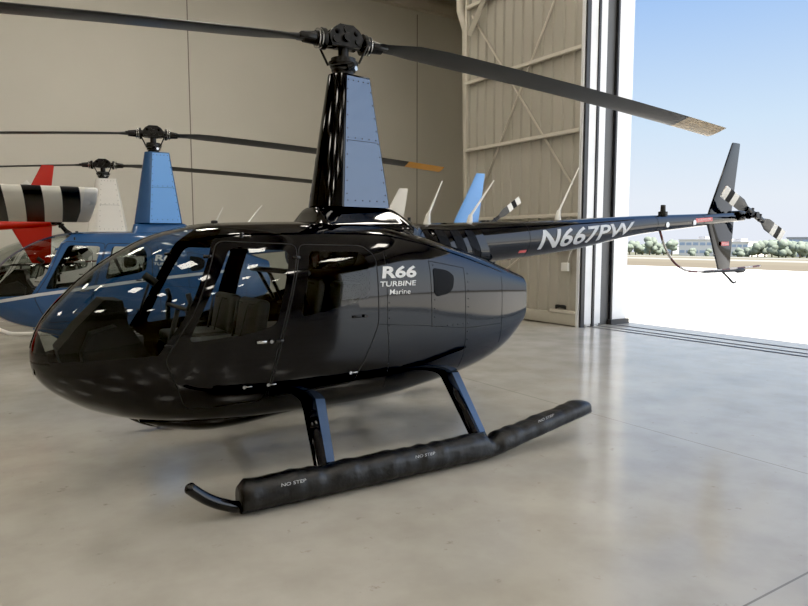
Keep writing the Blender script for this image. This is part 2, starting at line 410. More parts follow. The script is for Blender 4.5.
def make_heli(paint, fairing_side, text=True, az=-.039, full=True, tip=None, fin_paint=None, tail_az=-.37):
    root = empty('helicopter')
    b = build_body(root, paint, M['glass'])
    P = paint
    # aft opening of the cowling
    bm = bmesh.new(); ring = body_ring(1.68, 64); c = Vector((1.62, 0, 1.27))
    R2 = [tuple(Vector(p).lerp(Vector((1.60, 0, 1.27)), .12)) for p in ring]
    R3 = [tuple(Vector(p).lerp(c, .999)-Vector((.25, 0, 0))) for p in ring]
    add_loft(bm, [ring, R2, R3], cap=False); obj('cowling_end', bm, M['vent'], root, angle=50)
    bm = bmesh.new(); add_tube(bm, [(1.30, .12, 1.15), (1.62, .12, 1.10), (1.74, .12, 1.07)], [.10, .10, .105], 20); obj('exhaust_pipe', bm, M['dark_metal'], root, angle=50)
    # seams, doors, latches
    for d, poly in (('fdoor', FDOOR), ('rdoor', RDOOR)):
        for sd, s in (('port', -1), ('star', 1)):
            bm = bmesh.new(); strip(bm, poly+poly[:1], s); obj('door_seam', bm, M['seam'], b[d, sd], smooth=False, recalc=False)
            hx, hz = (-1.00, 1.015) if d == 'fdoor' else (-.255, 1.15)
            bm = bmesh.new(); y = half_width(hx, hz)
            add_box(bm, (hx-.075, -y*0-.012, hz-.010), (hx+.0, .012, hz+.010), .006)
            add_cyl(bm, (hx+.03, 0, hz), (hx+.03, .02, hz), .013, 12)
            bmesh.ops.translate(bm, vec=(0, y+.002, 0), verts=bm.verts[:]); bmesh.ops.scale(bm, vec=(1, s, 1), verts=bm.verts[:])
            tag(obj('door_handle', bm, M['steel'] if d == 'fdoor' else M['dark_metal'], b[d, sd], angle=40), 'small metal door handle' if d == 'fdoor' else None)
            bm = bmesh.new()
            for (lx, lz) in (((-1.15, .70), (-.98, .70)) if d == 'fdoor' else ((-.33, .72),)):
                y = half_width(lx, lz); add_cyl(bm, (lx, s*(y-.006), lz), (lx, s*(y+.005), lz), .012, 10)
                add_box(bm, (lx+.0, s*y-.005, lz-.004), (lx+.06, s*y+.005, lz+.004), .002)
            obj('door_latch', bm, M['steel'], b[d, sd], angle=40)
            bm = bmesh.new()
            for t in ((.12, .88)):
                a = Vector((-.715, 1.69)).lerp(Vector((-.93, .92)), t) if d == 'rdoor' else Vector((-1.30, 1.70)).lerp(Vector((-1.68, .93)), t)
                y = half_width(a.x, a.y); add_box(bm, (a.x-.03, s*y-.007, a.y-.012), (a.x+.03, s*y+.008, a.y+.012), .005)
            obj('door_hinge', bm, P, b[d, sd], angle=40)
    for s in (-1, 1):
        bm = bmesh.new()
        strip(bm, [(-.02, 1.64), (-.02, 1.06), (.015, .55)], s, .0025); strip(bm, [(.40, 1.555), (.41, 1.02)], s, .0025); strip(bm, [(.78, 1.49), (.80, .62)], s, .0025)
        strip(bm, [(.40, 1.555), (.78, 1.49)], s, .0025); strip(bm, [(1.28, 1.40), (1.28, .8)], s, .002)
        strip(bm, [(-.10, 1.08), (.40, 1.03), (.80, .98), (1.28, .98)], s, .002)
        obj('panel_seam', bm, M['seam'], b['fuselage'], smooth=False, recalc=False)
        bm = bmesh.new()
        pts = round_poly([(.43, 1.50), (.585, 1.475), (.655, 1.43), (.64, 1.33), (.59, 1.285), (.46, 1.265), (.43, 1.30)], .03)
        bm.faces.new([bm.verts.new((p[0], 0, p[1])) for p in pts]); bmesh.ops.triangulate(bm, faces=bm.faces[:])
        for _ in range(3): bmesh.ops.subdivide_edges(bm, edges=bm.edges[:], cuts=1); bmesh.ops.triangulate(bm, faces=bm.faces[:])
        for v in bm.verts: v.co.y = s*(half_width(v.co.x, v.co.z)+.003)
        obj('air_inlet', bm, M['vent'], root, smooth=False, recalc=False)
        bm = bmesh.new()
        for (x, z) in [(-.02, 1.60-.06*k) for k in range(16)] + [(.44+.06*k, 1.02) for k in range(6)] + [(.80, 1.44-.07*k) for k in range(11)] + [(.42, 1.52-.07*k) for k in range(7)]:
            y = half_width(x+.018, z); add_cyl(bm, (x+.018, s*(y-.003), z), (x+.018, s*(y+.002), z), .005, 6)
        tag(obj('fastener', bm, M['dark_metal'], b['fuselage']), kind='stuff')
    # windscreen centre post and rim, compass on top
    bm = bmesh.new(); L = []
    for k in range(40):
        t = k/39; x = NOSE+.0 + (-1.13-NOSE)*t**2; z = ZT(S(x)) if t > 0 else .93
        L.append((x, z))
    L = [(x, z) for x, z in L if z > .98]
    rings = [[(x-.004, -.014, z-.002), (x-.004, .014, z-.002), (x+.004, .014, z-.03), (x+.004, -.014, z-.03)] for x, z in L]
    add_loft(bm, rings); bmesh.ops.translate(bm, vec=(-.001, 0, .003), verts=bm.verts[:]); obj('windshield_post', bm, P, root, angle=40)
    bm = bmesh.new()
    add_box(bm, (-1.145, -.03, 1.845), (-1.105, .03, 1.872), .008); add_cyl(bm, (-1.12, -.60, 1.735), (-1.12, -.60, 1.775), .012, 8)
    obj('roof_clip', bm, M['rubber'], root, angle=40)
    # landing light recess on the nose
    bm = bmesh.new(); rr = []
    for dz, ww, dx in ((.0, .0, 0), (.045, .0, 0)):
        pass
    rings = []
    for f_ in (1.0, .8):
        rings.append([(NOSE-.004+.10*abs(.085*f_*math.cos(a)) + .25*(.06*f_*math.sin(a))**2*10, .085*f_*math.cos(a), .86+.06*f_*math.sin(a)) for a in [2*PI*k/24 for k in range(24)]])
    add_loft(bm, rings, cap=True); bmesh.ops.translate(bm, vec=(.012, 0, 0), verts=bm.verts[:]); obj('landing_light', bm, M['steel'], root, angle=40)
    # belly fairing
    bm = bmesh.new(); rings = []
    for k in range(15):
        t = k/14; x = -1.75 + 1.75*t; h = math.sin(PI*min(1, max(0.02, t)))**.6 if 0 < t < 1 else .05
        h = (min(1, t/.25)**.6)*(1-.75*max(0, (t-.4)/.6)); h = max(.02, h)
        rings.append([(x, .36*math.cos(a)*(.5+.5*h), .43 + .155*h*min(0, math.sin(a)) + .02*max(0, math.sin(a))) for a in [2*PI*j/24 for j in range(24)]])
    add_loft(bm, rings); obj('belly_fairing', bm, P, root, angle=50)
    # engine cowling hump between roof and tail boom
    HX = [-.40, -.36, -.33, -.30, .40, .44, .50, .58, .72, .9, 1.2, 1.38]
    HT = pchip(HX, [1.84, 1.90, 1.985, 2.0, 2.0, 1.985, 1.93, 1.89, 1.872, 1.872, 1.885, 1.893])
    HW = pchip(HX, [.20, .235, .235, .23, .19, .20, .23, .255, .28, .285, .27, .25])
    def hy(x, z):
        zt, zb = HT(x), 1.48; t = min(1, abs(z-(zt+zb)/2)/((zt-zb)/2)); y = HW(x)*(1-t**3.4)**(1/3.4)
        f = min(1, max(0, (x-.45)/.15))
        return y*((1-f)*(1 + .85*min(1, max(0, 1.985-z)/.16)**1.5) + f*(1+.22*min(1, max(0, 1.84-z)/.2)))
    bm = bmesh.new(); rings = []
    for x in [-.40, -.38, -.36, -.345, -.33, -.315, -.30] + [-.2+.1*k for k in range(6)] + [.34, .37, .40, .42, .44, .47, .50, .54, .58, .65, .72, .8, .9, 1.0, 1.1, 1.2, 1.3]:
        zt, zb = HT(x), 1.48; rg = []
        for k in range(48):
            a = 2*PI*(k+.5)/48; e = 3.4; z = (zt+zb)/2 + math.copysign(abs(math.sin(a))**(2/e), math.sin(a))*(zt-zb)/2
            rg.append((x + (max(0, 1.80-z)*.30 if x > 1.29 else 0), math.copysign(hy(x, z), math.cos(a)), z))
        rings.append(rg)
    add_loft(bm, rings); cow = obj('engine_cowling', bm, P, root, angle=50)
    for s in (-1, 1):
        for k in range(3):
            bm = bmesh.new(); x0 = .74+.17*k
            poly = round_poly([(x0, 1.815), (x0+.105, 1.815), (x0+.17, 1.60), (x0+.17, 1.56), (x0+.06, 1.60)], .03)
            bm.faces.new([bm.verts.new((x, 0, z)) for x, z in poly]); bmesh.ops.triangulate(bm, faces=bm.faces[:])
            for _ in range(2): bmesh.ops.subdivide_edges(bm, edges=bm.edges[:], cuts=1); bmesh.ops.triangulate(bm, faces=bm.faces[:])
            for v in bm.verts: v.co.y = s*(hy(v.co.x, v.co.z)+.004)
            obj('cooling_vent', bm, M['vent'], cow, smooth=False, recalc=False)
    # mast fairing
    base = [(-.32, 0), (-.315, .05), (-.28, .10), (-.23, .14), (-.14, .175), (-.11, .178), (.37, .125), (.385, .11), (.39, 0)]
    topp = [(-.135, 0), (-.13, .03), (-.115, .055), (-.09, .08), (-.05, .105), (-.035, .106), (.215, .062), (.225, .05), (.23, 0)]
    def fring(z, t):
        h = [(a[0]+(b_[0]-a[0])*t, a[1]+(b_[1]-a[1])*t) for a, b_ in zip(base, topp)]
        return [(x, y, z) for x, y in h] + [(x, -y, z) for x, y in h[-2:0:-1]]
    bm = bmesh.new()
    zs = [(2.0, 0), (2.18, .16), (2.36, .33), (2.54, .49), (2.72, .65), (2.9, .82), (3.08, .98), (3.095, 1.0)]
    add_loft(bm, [fring(z, t) for z, t in zs]); mf = obj('mast_fairing', bm, P, root, angle=32)
    for s in (-1, 1):
        bm = bmesh.new(); q = []
        for z, t in zs[:-1]:
            r = fring(z, t); a = Vector(r[5]); c2 = Vector(r[6])
            q.append([(a.x+.012, s*(a.y+.003), z), (c2.x-.004, s*(c2.y+.003), z)])
        V = [[bm.verts.new(p) for p in r] for r in q]
        for a, b_ in zip(V, V[1:]): bm.faces.new((a[0], a[1], b_[1], b_[0]))
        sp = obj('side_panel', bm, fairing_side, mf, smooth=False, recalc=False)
        bm = bmesh.new()
        def onf(f, t):
            za = 2.0+1.08*t; a = Vector((base[5][0]+(topp[5][0]-base[5][0])*t*.98, base[5][1]+(topp[5][1]-base[5][1])*t*.98)); c2 = Vector((base[6][0]+(topp[6][0]-base[6][0])*t*.98, base[6][1]+(topp[6][1]-base[6][1])*t*.98))
            p = a.lerp(c2, f); return (p.x, s*(p.y+.004), za)
        for f, t in [(.1+.16*k, .05) for k in range(6)] + [(.95, .1+.1*k) for k in range(9)] + [(.08, .1+.1*k) for k in range(9)] + [(.1+.2*k, .97) for k in range(5)] + [(.1+.2*k, .53) for k in range(5)]:
            p = onf(f, t); add_cyl(bm, (p[0], p[1]-.002*s, p[2]), (p[0], p[1]+.002*s, p[2]), .006, 6)
        a, b2 = onf(.05, .51), onf(.95, .51); add_tube(bm, [a, b2], .002, 4)
        obj('panel_rivets', bm, M['seam'], sp)
    # mast, swashplate, hub
    bm = bmesh.new(); add_cyl(bm, (0, 0, 3.05), (0, 0, 3.36), .045, 20); obj('rotor_mast', bm, M['dark_metal'], root, angle=40)
    bm = bmesh.new()
    for z0, z1, r0 in ((3.095, 3.13, .085), (3.13, 3.155, .10), (3.165, 3.19, .115), (3.19, 3.205, .125), (3.21, 3.235, .105)):
        add_cyl(bm, (0, 0, z0), (0, 0, z1), r0, 28)
    add_cyl(bm, (-.02, -.12, 3.14), (.02, -.14, 3.17), .02, 10)
    obj('swashplate', bm, M['dark_metal'], root, angle=40)
    bm = bmesh.new(); add_tube(bm, [(.05, -.11, 3.14), (.055, -.122, 3.14)], .02, 12); bmesh.ops.translate(bm, vec=(.0, 0, .0), verts=bm.verts[:]); obj('swashplate_cap', bm, M['steel'], root, angle=40)
    bm = bmesh.new()
    for s in (-1, 1):   # hub plates with lightening holes
        prof = [(-.13, -.05), (.13, -.05), (.15, -.01), (.145, .05), (.115, .09), (.06, .125), (-.06, .125), (-.115, .09), (-.145, .05), (-.15, -.01)]
        holes = []
        add_prism(bm, prof, 1, s*.055-.016, s*.055+.016)
        for hx in (-.1, .1, 0): add_cyl(bm, (hx, s*.055-.03, -.005 if hx else .085), (hx, s*.055+.03, -.005 if hx else .085), .026, 14)
    add_box(bm, (-.08, -.05, -.06), (.08, .05, .05), .01)
    add_cyl(bm, (0, -.10, .02), (0, .10, .02), .035, 16)
    bmesh.ops.translate(bm, vec=(0, 0, 3.372), verts=bm.verts[:]); bmesh.ops.rotate(bm, matrix=Matrix.Rotation(az, 3, 'Z'), verts=bm.verts[:])
    hub = obj('rotor_hub', bm, M['dark_metal'], root, angle=35)
    bm = bmesh.new()
    for s in (-1, 1):
        for hx in (-.085, .085): add_cyl(bm, (hx, s*.073, .062), (hx, s*.075, .062), .022, 14)
    bmesh.ops.translate(bm, vec=(0, 0, 3.372), verts=bm.verts[:]); bmesh.ops.rotate(bm, matrix=Matrix.Rotation(az, 3, 'Z'), verts=bm.verts[:])
    obj('hub_hole', bm, M['vent'], hub)
    for a, pt_ in ((az, 12), (az+PI, 2)): make_blade(root, M['blade'], tip or M['tip_yellow'], a, pt_)
    # tail boom
    bm = bmesh.new(); rings = []
    for k in range(40):
        x = 1.05 + (5.88-1.05)*k/39; c, r = BOOM_C(x), BOOM_R(x)
        rings.append([(x, r*math.cos(2*PI*j/40), c+r*math.sin(2*PI*j/40)) for j in range(40)])
    add_loft(bm, rings); boom = obj('tail_boom', bm, P, root, angle=50)
    bm = bmesh.new()
    for x in (1.98, 3.05, 4.1, 5.05):
        c, r = BOOM_C(x), BOOM_R(x)+.0012
        V = [[bm.verts.new((x+dx, r*math.cos(2*PI*j/40), c+r*math.sin(2*PI*j/40))) for j in range(40)] for dx in (0, .006)]
        for j in range(40): bm.faces.new((V[0][j], V[0][(j+1) % 40], V[1][(j+1) % 40], V[1][j]))
    obj('boom_seam', bm, M['seam'], boom, recalc=False)
    def antenna(x, h, lean, rb=.03):
        zt = (BOOM_C(x)+BOOM_R(x)) if x > 1.45 else 1.872
        bm = bmesh.new(); add_tube(bm, [(x, 0, zt-.01), (x, 0, zt+.03), (x+.012, 0, zt+.09), (x+.02, 0, zt+.10), (x+lean, 0, zt+h)], [rb*1.3, rb, .02, .012, .006], 12, flat=1)
        obj('whip_antenna', bm, M['white_plastic'], root, angle=60)
    for x, h, l in ((.86, .40, .17), (1.36, .44, .30), (2.55, .56, .30)): antenna(x, h, l)
    bm = bmesh.new(); x = 4.32; zt = BOOM_C(x)+BOOM_R(x); add_cyl(bm, (x, 0, zt-.02), (x, 0, zt+.04), .055, 16); add_cyl(bm, (x, 0, zt+.04), (x, 0, zt+.12), .032, 16, .028); obj('beacon_light', bm, M['rubber'], root, angle=40)
    bm = bmesh.new()
    for x in (4.28, 4.83): add_cyl(bm, (x, -BOOM_R(x)+.01, BOOM_C(x)-.02), (x, -BOOM_R(x)-.006, BOOM_C(x)-.02), .033, 16)
    tag(obj('access_cap', bm, M['steel'], boom, angle=40), 'round silver access cap')
    # fins
    def fin(rows, name):
        bm = bmesh.new(); rings = []
        for z, x0, x1, t in rows:
            rings.append([(x0+(u+.27), v+.0, z) for u, v in [(uu*(x1-x0), vv) for uu, vv in [((p[0]), p[1]) for p in airfoil(1, t)]]])
        rings = []
        for z, x0, x1, t in rows:
            rings.append([(x0+(u+.27)*(x1-x0), v, z) for u, v in airfoil(1, t)])
        add_loft(bm, rings); return obj(name, bm, fin_paint or P, root, angle=50)
    fin([(2.0, 5.20, 5.75, .05), (2.12, 5.25, 5.76, .05), (2.6, 5.50, 5.83, .035), (2.98, 5.69, 5.885, .025), (3.0, 5.705, 5.88, .02)], 'upper_fin')
    lf = fin([(1.34, 5.50, 5.765, .02), (1.36, 5.485, 5.77, .025), (1.65, 5.35, 5.79, .035), (2.02, 5.17, 5.82, .05)], 'lower_fin')
    # tail guard, bumper, hook
    bm = bmesh.new(); p = spline([(4.27, 0, BOOM_C(4.27)-BOOM_R(4.27)+.01), (4.40, 0, 1.62), (4.60, 0, 1.44), (4.86, 0, 1.345), (5.2, 0, 1.33), (5.7, 0, 1.345), (6.5, 0, 1.375)], 8); add_tube(bm, p, .014, 10); obj('tail_guard', bm, M['guard_stripe'], root)
    bm = bmesh.new(); add_tube(bm, [(5.13, 0, 1.325), (5.2, 0, 1.325), (5.9, 0, 1.325), (5.96, 0, 1.325), (6.08, 0, 1.325), (6.14, 0, 1.325)], [.010, .019, .019, .036, .034, .012], 14); obj('tail_bumper', bm, M['rubber'], root, angle=50)
    bm = bmesh.new(); add_tube(bm, spline([(5.62, 0, 1.31), (5.74, 0, 1.24), (5.86, 0, 1.165), (5.93, 0, 1.17)], 4), .014, 8); obj('tail_hook', bm, M['rubber'], root)
    bm = bmesh.new()   # starboard stabiliser
    rings = []
    for y, c in ((.05, .36), (.5, .33), (.95, .28), (.97, .2)): rings.append([(4.55+u*c/1, y, 1.96+v) for u, v in airfoil(1, .03)])
    rings = [[(4.95-.27*c+(u+.27)*c, y, 1.955+v) for u, v in airfoil(1, .03)] for y, c in ((.04, .36), (.5, .33), (.95, .28), (.97, .2))]
    add_loft(bm, rings); obj('horizontal_stabilizer', bm, P, root, angle=50)
    # tail rotor
    tc = Vector((5.86, -.22, 2.06))
    bm = bmesh.new(); add_box(bm, (5.80, -.09, 1.99), (5.97, .07, 2.12), .03); add_cyl(bm, (5.90, -.05, 2.06), (5.90, -.24, 2.06), .022, 12); add_cyl(bm, (5.86, -.16, 2.06), (5.86, -.19, 2.06), .055, 14); obj('tail_gearbox', bm, M['dark_metal'], root, angle=40)
    T = Matrix.Translation((5.90, -.23, 2.06)) @ Matrix.Rotation(tail_az*-1, 4, 'Y')
    bm = bmesh.new(); add_box(bm, (-.16, -.03, -.03), (.16, .03, .03), .008); add_cyl(bm, (0, -.05, 0), (0, .05, 0), .04, 14)
    for s in (-1, 1): add_cyl(bm, (s*.10, -.02, -.05), (s*.10, -.02, .05), .018, 8); add_tube(bm, [(s*.1, 0, 0), (s*.21, 0, 0)], .036, 12)
    bmesh.ops.transform(bm, matrix=T, verts=bm.verts[:]); obj('tail_rotor_hub', bm, M['dark_metal'], root, angle=40)
    for s in (-1, 1):
        def trb(r0, r1, nm, m_, par):
            bm = bmesh.new(); rings = []
            for r in (r0, (r0+r1)/2, r1):
                c = .155 if r > .27 else .07
                rings.append([(s*r, v, (u+.27)*c*s-.5*c*s) for u, v in airfoil(1, .014)])
            tw = Matrix.Rotation(.30, 4, 'X')
            add_loft(bm, rings); bmesh.ops.transform(bm, matrix=T @ tw, verts=bm.verts[:]); return obj(nm, bm, m_, par, angle=50)
        tb = trb(.20, .46, 'tail_rotor_blade', M['blade'], root)
        trb(.46, .565, 'blade_band', M['tip_white'], tb); trb(.565, .665, 'blade_band', M['vent'], tb); trb(.665, .77, 'blade_band', M['tip_white'], tb)
    # skids
    for s in (-1, 1):
        y = s*1.15
        bm = bmesh.new(); p = spline([(-1.68, y, .255), (-1.63, y, .205), (-1.55, y, .14), (-1.45, y, .085), (-1.33, y, .05), (-1.0, y, .04)], 6) + [Vector((.64, y, .04)), Vector((.70, y, .05)), Vector((1.80, y, .235))]
        add_tube(bm, p, [.012, .03] + [.037]*(len(p)-2), 14); sk = obj('landing_skid', bm, P, root)
        bm = bmesh.new(); rings = []; NX = 70
        for k in range(NX+1):
            x = -1.36 + 3.11*k/NX
            zb = .012 if x < .66 else .012 + (x-.66)*.185
            h = .205 if x < .6 else .175-.035*(x-.6); wv = .095
            if k in (0, NX): h *= .80; wv *= .8
            pinch = 1-.10*math.exp(-((x+.74)/.05)**2)-.16*math.exp(-((x-.66)/.04)**2)-.05*math.exp(-((x-.1)/.05)**2)
            jig = .004*math.sin(17*x)+.004*math.sin(43*x+1)+.002*math.sin(91*x)
            rg = []
            for j in range(28):
                a = 2*PI*j/28; cc, ss = math.cos(a), math.sin(a); e = 2.7
                yy = math.copysign(abs(cc)**(2/e), cc)*(wv*pinch+jig); zz = math.copysign(abs(ss)**(2/e), ss)
                z = zb + (h*pinch+jig)*(zz+1)/2
                if ss < -.5: yy *= .9
                rg.append((x, y+yy, z))
            rings.append(rg)
        add_loft(bm, rings); fc = tag(obj('float_cover', bm, M['float'], sk, angle=60), 'stuffed black fabric float cover')
        if text:
            for x0 in (-1.12, -.10, 1.10):
                zz = .165 if x0 < .6 else .165+(x0-.66)*.185
                sl = 0 if x0 < .6 else .185
                text_obj('cover_lettering', 'NO STEP', M['text_silver'], fc, lambda u, v, x0=x0, zz=zz, sl=sl, y=y, s=s: (x0+(u if s < 0 else 1-u)*.17, y+s*(.088+.014), zz+v*.022+u*.17*sl), bold=0)
        for x0, x1 in ((-.55, -.745), (.765, .605)):
            bm = bmesh.new(); rings = []
            for t in (0, .15, .85, .95, 1.0):
                xx = x0+(x1-x0)*t; yy = s*(.48+(1.12-.48)*t); zz = .57+(.15-.57)*t; c = .20-.045*t
                rings.append([(xx+(u+.27)*c-.5*c, yy+s*v*.9, zz+v*.4) for u, v in airfoil(1, .075)])
            add_loft(bm, rings); st = obj('skid_strut', bm, P, root, angle=40)
            bm = bmesh.new(); rings = []    # flat strip on the strut's aft face, sky light put into its colour
            c = .2
            for t in (.02, .9):
                xx = x0+(x1-x0)*t; yy = s*(.48+(1.12-.48)*t); zz = .57+(.15-.57)*t; c = .20-.045*t
                rings.append([(xx+.02*c+.0, yy+s*.032, zz+.012), (xx+.46*c, yy+s*.012, zz+.004), (xx+.46*c, yy+s*.008, zz+.0), (xx+.02*c, yy+s*.02, zz)])
            add_loft(bm, rings); obj('strut_lit_face', bm, fairing_side, st, smooth=False)
            bm = bmesh.new(); add_tube(bm, [(x1-.04, y, .05), (x1, s*1.13, .16)], .05, 12); obj('strut_foot', bm, P, st)
    # ---------------- cabin interior
    bm = bmesh.new()
    add_prism(bm, [(-1.85, -.26), (-1.6, -.42), (-.1, -.54), (-.1, .54), (-1.6, .42), (-1.85, .26)], 2, .60, .63); obj('cabin_floor', bm, M['interior'], root, smooth=False)
    bm = bmesh.new(); add_prism(bm, [(-.60, .6), (.60, .6), (.62, 1.25), (.5, 1.72), (-.5, 1.72), (-.62, 1.25)], 0, -.08, -.05); obj('cabin_bulkhead', bm, M['interior'], root, smooth=False)
    def seat(x, y, hb):
        st_ = box_obj('seat', (x-.48, y-.235, .62), (x+.0, y+.235, .92), M['interior'], root, .03)
        bm = bmesh.new(); add_box(bm, (x-.47, y-.225, .92), (x-.02, y+.225, 1.0), .03, 3); obj('seat_cushion', bm, M['leather'], st_)
        bm = bmesh.new(); add_box(bm, (-.05, -.22, 0), (.05, .22, hb-.98), .035, 3); bmesh.ops.transform(bm, matrix=Matrix.Translation((x, y, .97)) @ Matrix.Rotation(.17, 4, 'Y'), verts=bm.verts[:]); obj('seat_back', bm, M['leather'], st_)
        for sy in (-.12, .12):
            bm = bmesh.new(); add_tube(bm, [(x+.03, y+sy, hb-.06), (x-.04, y+sy, hb-.04), (x-.055, y+sy*.9, 1.2), (x-.10, y+sy*.7, 1.0)], .014, 6, flat=.3)
            obj('shoulder_harness', bm, M['rubber'], st_)
    for y in (-.31, .31):
        seat(-.98, y, 1.30); seat(-.22, y, 1.40)
    bm = bmesh.new()   # straps fanning up to the cabin roof behind the front seats, and the bar that holds them
    add_tube(bm, [(-.62, -.60, 1.475), (-.62, .60, 1.475)], .022, 10)
    for y in (-.45, -.2, .2, .45):
        add_tube(bm, [(-.62, y, 1.47), (-.52, y*.75, 1.22)], .015, 6)
    obj('harness_bar', bm, M['rubber'], root)
    bm = bmesh.new()   # instrument console
    add_prism(bm, [(-2.20, .78), (-1.62, .66), (-1.66, .9), (-1.80, 1.14), (-1.83, 1.30), (-1.95, 1.31), (-2.12, 1.14), (-2.25, .98)], 1, -.17, .17)
    ic = obj('instrument_console', bm, M['interior'], root, angle=30)
    bm = bmesh.new(); add_prism(bm, [(-2.10, .80), (-1.85, .80), (-1.80, 1.05), (-1.90, 1.14), (-2.06, 1.10), (-2.12, .96)], 1, -.33, .33); obj('glare_shield', bm, M['interior'], ic, angle=30)
    bm = bmesh.new()
    for y in (-.12, 0, .12):
        for z in (1.0, 1.2): add_cyl(bm, (-1.74 if z < 1.1 else -1.815, y, z), (-1.70 if z < 1.1 else -1.80, y, z), .045, 16)
    obj('dial', bm, M['dark_metal'], ic, angle=40)
    bm = bmesh.new(); add_tube(bm, spline([(-1.62, 0, .62), (-1.52, 0, .85), (-1.44, 0, 1.12), (-1.42, 0, 1.2)], 5), .018, 10)
    add_tube(bm, [(-1.42, -.30, 1.22), (-1.42, .30, 1.22)], .015, 10)
    for s in (-1, 1): add_tube(bm, [(-1.42, s*.30, 1.22), (-1.40, s*.31, 1.27), (-1.42, s*.31, 1.34)], .019, 10); add_tube(bm, [(-1.42, s*.30, 1.22), (-1.42, s*.31, 1.10)], .019, 10)
    obj('cyclic_stick', bm, M['rubber'], root)
    bm = bmesh.new()
    add_tube(bm, [(-1.70, 0, 1.16), (-1.62, 0, 1.40)], .010, 8); add_tube(bm, [(-1.66, -.04, 1.47), (-1.58, -.06, 1.405)], [.028, .03], 12); obj('headset', bm, M['rubber'], root)
    # ---------------- lettering
    if text:
        def side(x0, x1, z0, z1, sl):
            def fn(u, v):
                x = x0+(x1-x0)*u; z = z0+(z1-z0)*v + sl*u; return (x, -(half_width(x, z)+.004), z)
            return fn
        fu = b['fuselage']
        for s_, x0, x1, z0, z1, sh in (('R66', -.055, .265, 1.428, 1.523, .06), ('TURBINE', -.085, .250, 1.365, 1.405, .02), ('Marine', .0, .195, 1.302, 1.342, .02)):
            text_obj('model_lettering', s_, M['text_white'], fu, side(x0, x1, z0, z1, -.0), bold=.035 if s_ == 'R66' else (.018 if s_ == 'TURBINE' else .004), shear=sh, cuts=1)
    return root, b, boom, lf

M['tip_white'] = mat('band_white', (.75, .74, .70), rough=.45)

def boom_text(boom, s, x0, x1, m, a0=-.64, a1=.50):
    def fn(u, v):
        x = x0+(x1-x0)*u; a = a0+(a1-a0)*v; r = BOOM_R(x)+.003; return (x, -r*math.cos(a), BOOM_C(x)+r*math.sin(a))
    return text_obj('registration_lettering', s, m, boom, fn, bold=.02, shear=.045, cuts=3)

def split_pieces(o, at):
    """give each far-apart piece of a mesh an object of its own; at(co) says which piece a point belongs to"""
    bm = bmesh.new(); bm.from_mesh(o.data); keys = sorted({at(v.co) for v in bm.verts}); bm.free()
    for k in keys[1:]:
        c = o.copy(); c.data = o.data.copy(); C.objects.link(c)
        b2 = bmesh.new(); b2.from_mesh(c.data); bmesh.ops.delete(b2, geom=[v for v in b2.verts if at(v.co) != k], context='VERTS'); b2.to_mesh(c.data); b2.free()
    b2 = bmesh.new(); b2.from_mesh(o.data); bmesh.ops.delete(b2, geom=[v for v in b2.verts if at(v.co) != keys[0]], context='VERTS'); b2.to_mesh(o.data); b2.free()
# ------------------------------------------------------------------ black helicopter (in front)
black, parts, boomB, lfB = make_heli(M['black_paint'], M['black_sky_sheen'], tip=M['tip_tan'])
tag(black, 'glossy black helicopter with white lettering and covered floats, nearest on the hangar floor', 'helicopter', 'helicopters parked in the hangar')

SPL = {'door_hinge': lambda c: c.z > 1.3, 'access_cap': lambda c: c.x > 4.5, 'hub_hole': lambda c: (c.x > 0, c.y > 0),
       'boom_seam': lambda c: int(c.x), 'dial': lambda c: (c.y > -.06, c.y > .06, c.z > 1.1), 'roof_clip': lambda c: c.y < -.3, 'shoulder_harness': lambda c: round((c.y+1)/.08)}
def door_latch_at(c): return c.x > -1.05 if c.x < -.8 else False
SPL['door_latch'] = door_latch_at
del SPL['shoulder_harness']
for o in list(black.children_recursive):
    n_ = o.name.split('.')[0]
    if n_ in SPL: split_pieces(o, SPL[n_])
    if n_ == 'panel_rivets': o['kind'] = 'stuff'
def copies(root, swap, label, group, loc, rz, scale=1, skip=()):
    """a repainted copy of a helicopter with all of its parts and sub-parts"""
    def cp(o, parent):
        c = o.copy(); C.objects.link(c); c.parent = parent
        if c.type == 'MESH':
            for sl in c.material_slots:
                m_ = sl.material
                if m_ and m_.name in swap: sl.link = 'OBJECT'; sl.material = M[swap[m_.name]]
        for ch in list(o.children):
            if ch.name.split('.')[0] not in skip: cp(ch, c)
        return c
    r = cp(root, None); r.location = loc; r.rotation_euler = (0, 0, rz); r.scale = (scale,)*3
    r['label'] = label
    return r
SK = ('float_cover', 'whip_antenna.')
blue = copies(black, {'black_paint': 'blue_paint', 'black_sky_sheen': 'blue_bright', 'tip_tan': 'tip_yellow'}, 'blue helicopter with bright blue mast fairing behind the black helicopter', None, (-.285, 5.82, 0), -.175, 1, skip=('float_cover'))
white = copies(black, {'black_paint': 'white_paint', 'black_sky_sheen': 'white_paint', 'tip_tan': 'tip_yellow'}, 'white helicopter against the back wall, only mast and fin tip showing', None, (-.50, 9.3, 0), -.36, .955, skip=('float_cover', 'whip_antenna', 'model_lettering'))
red = copies(black, {'black_paint': 'red_paint', 'black_sky_sheen': 'red_paint', 'tip_tan': 'tip_yellow'}, 'red helicopter whose tail fin shows behind the striped wing', None, (-7.35, 8.4, 0), -.12, 1, skip=('float_cover', 'whip_antenna', 'model_lettering', 'main_rotor_blade'))
white.scale.x = 1.05
TRC = Vector((5.90, -.23, 2.06))
for o in red.children_recursive:
    if o.name.startswith(('tail_rotor',)): o.matrix_basis = Matrix.Translation(TRC) @ Matrix.Rotation(.55, 4, 'Y') @ Matrix.Translation(-TRC)
for h, a in ((blue, .045), (white, .10)):
    for o in h.children:
        if o.name.startswith(('main_rotor_blade', 'rotor_hub')): o.rotation_euler.z = a
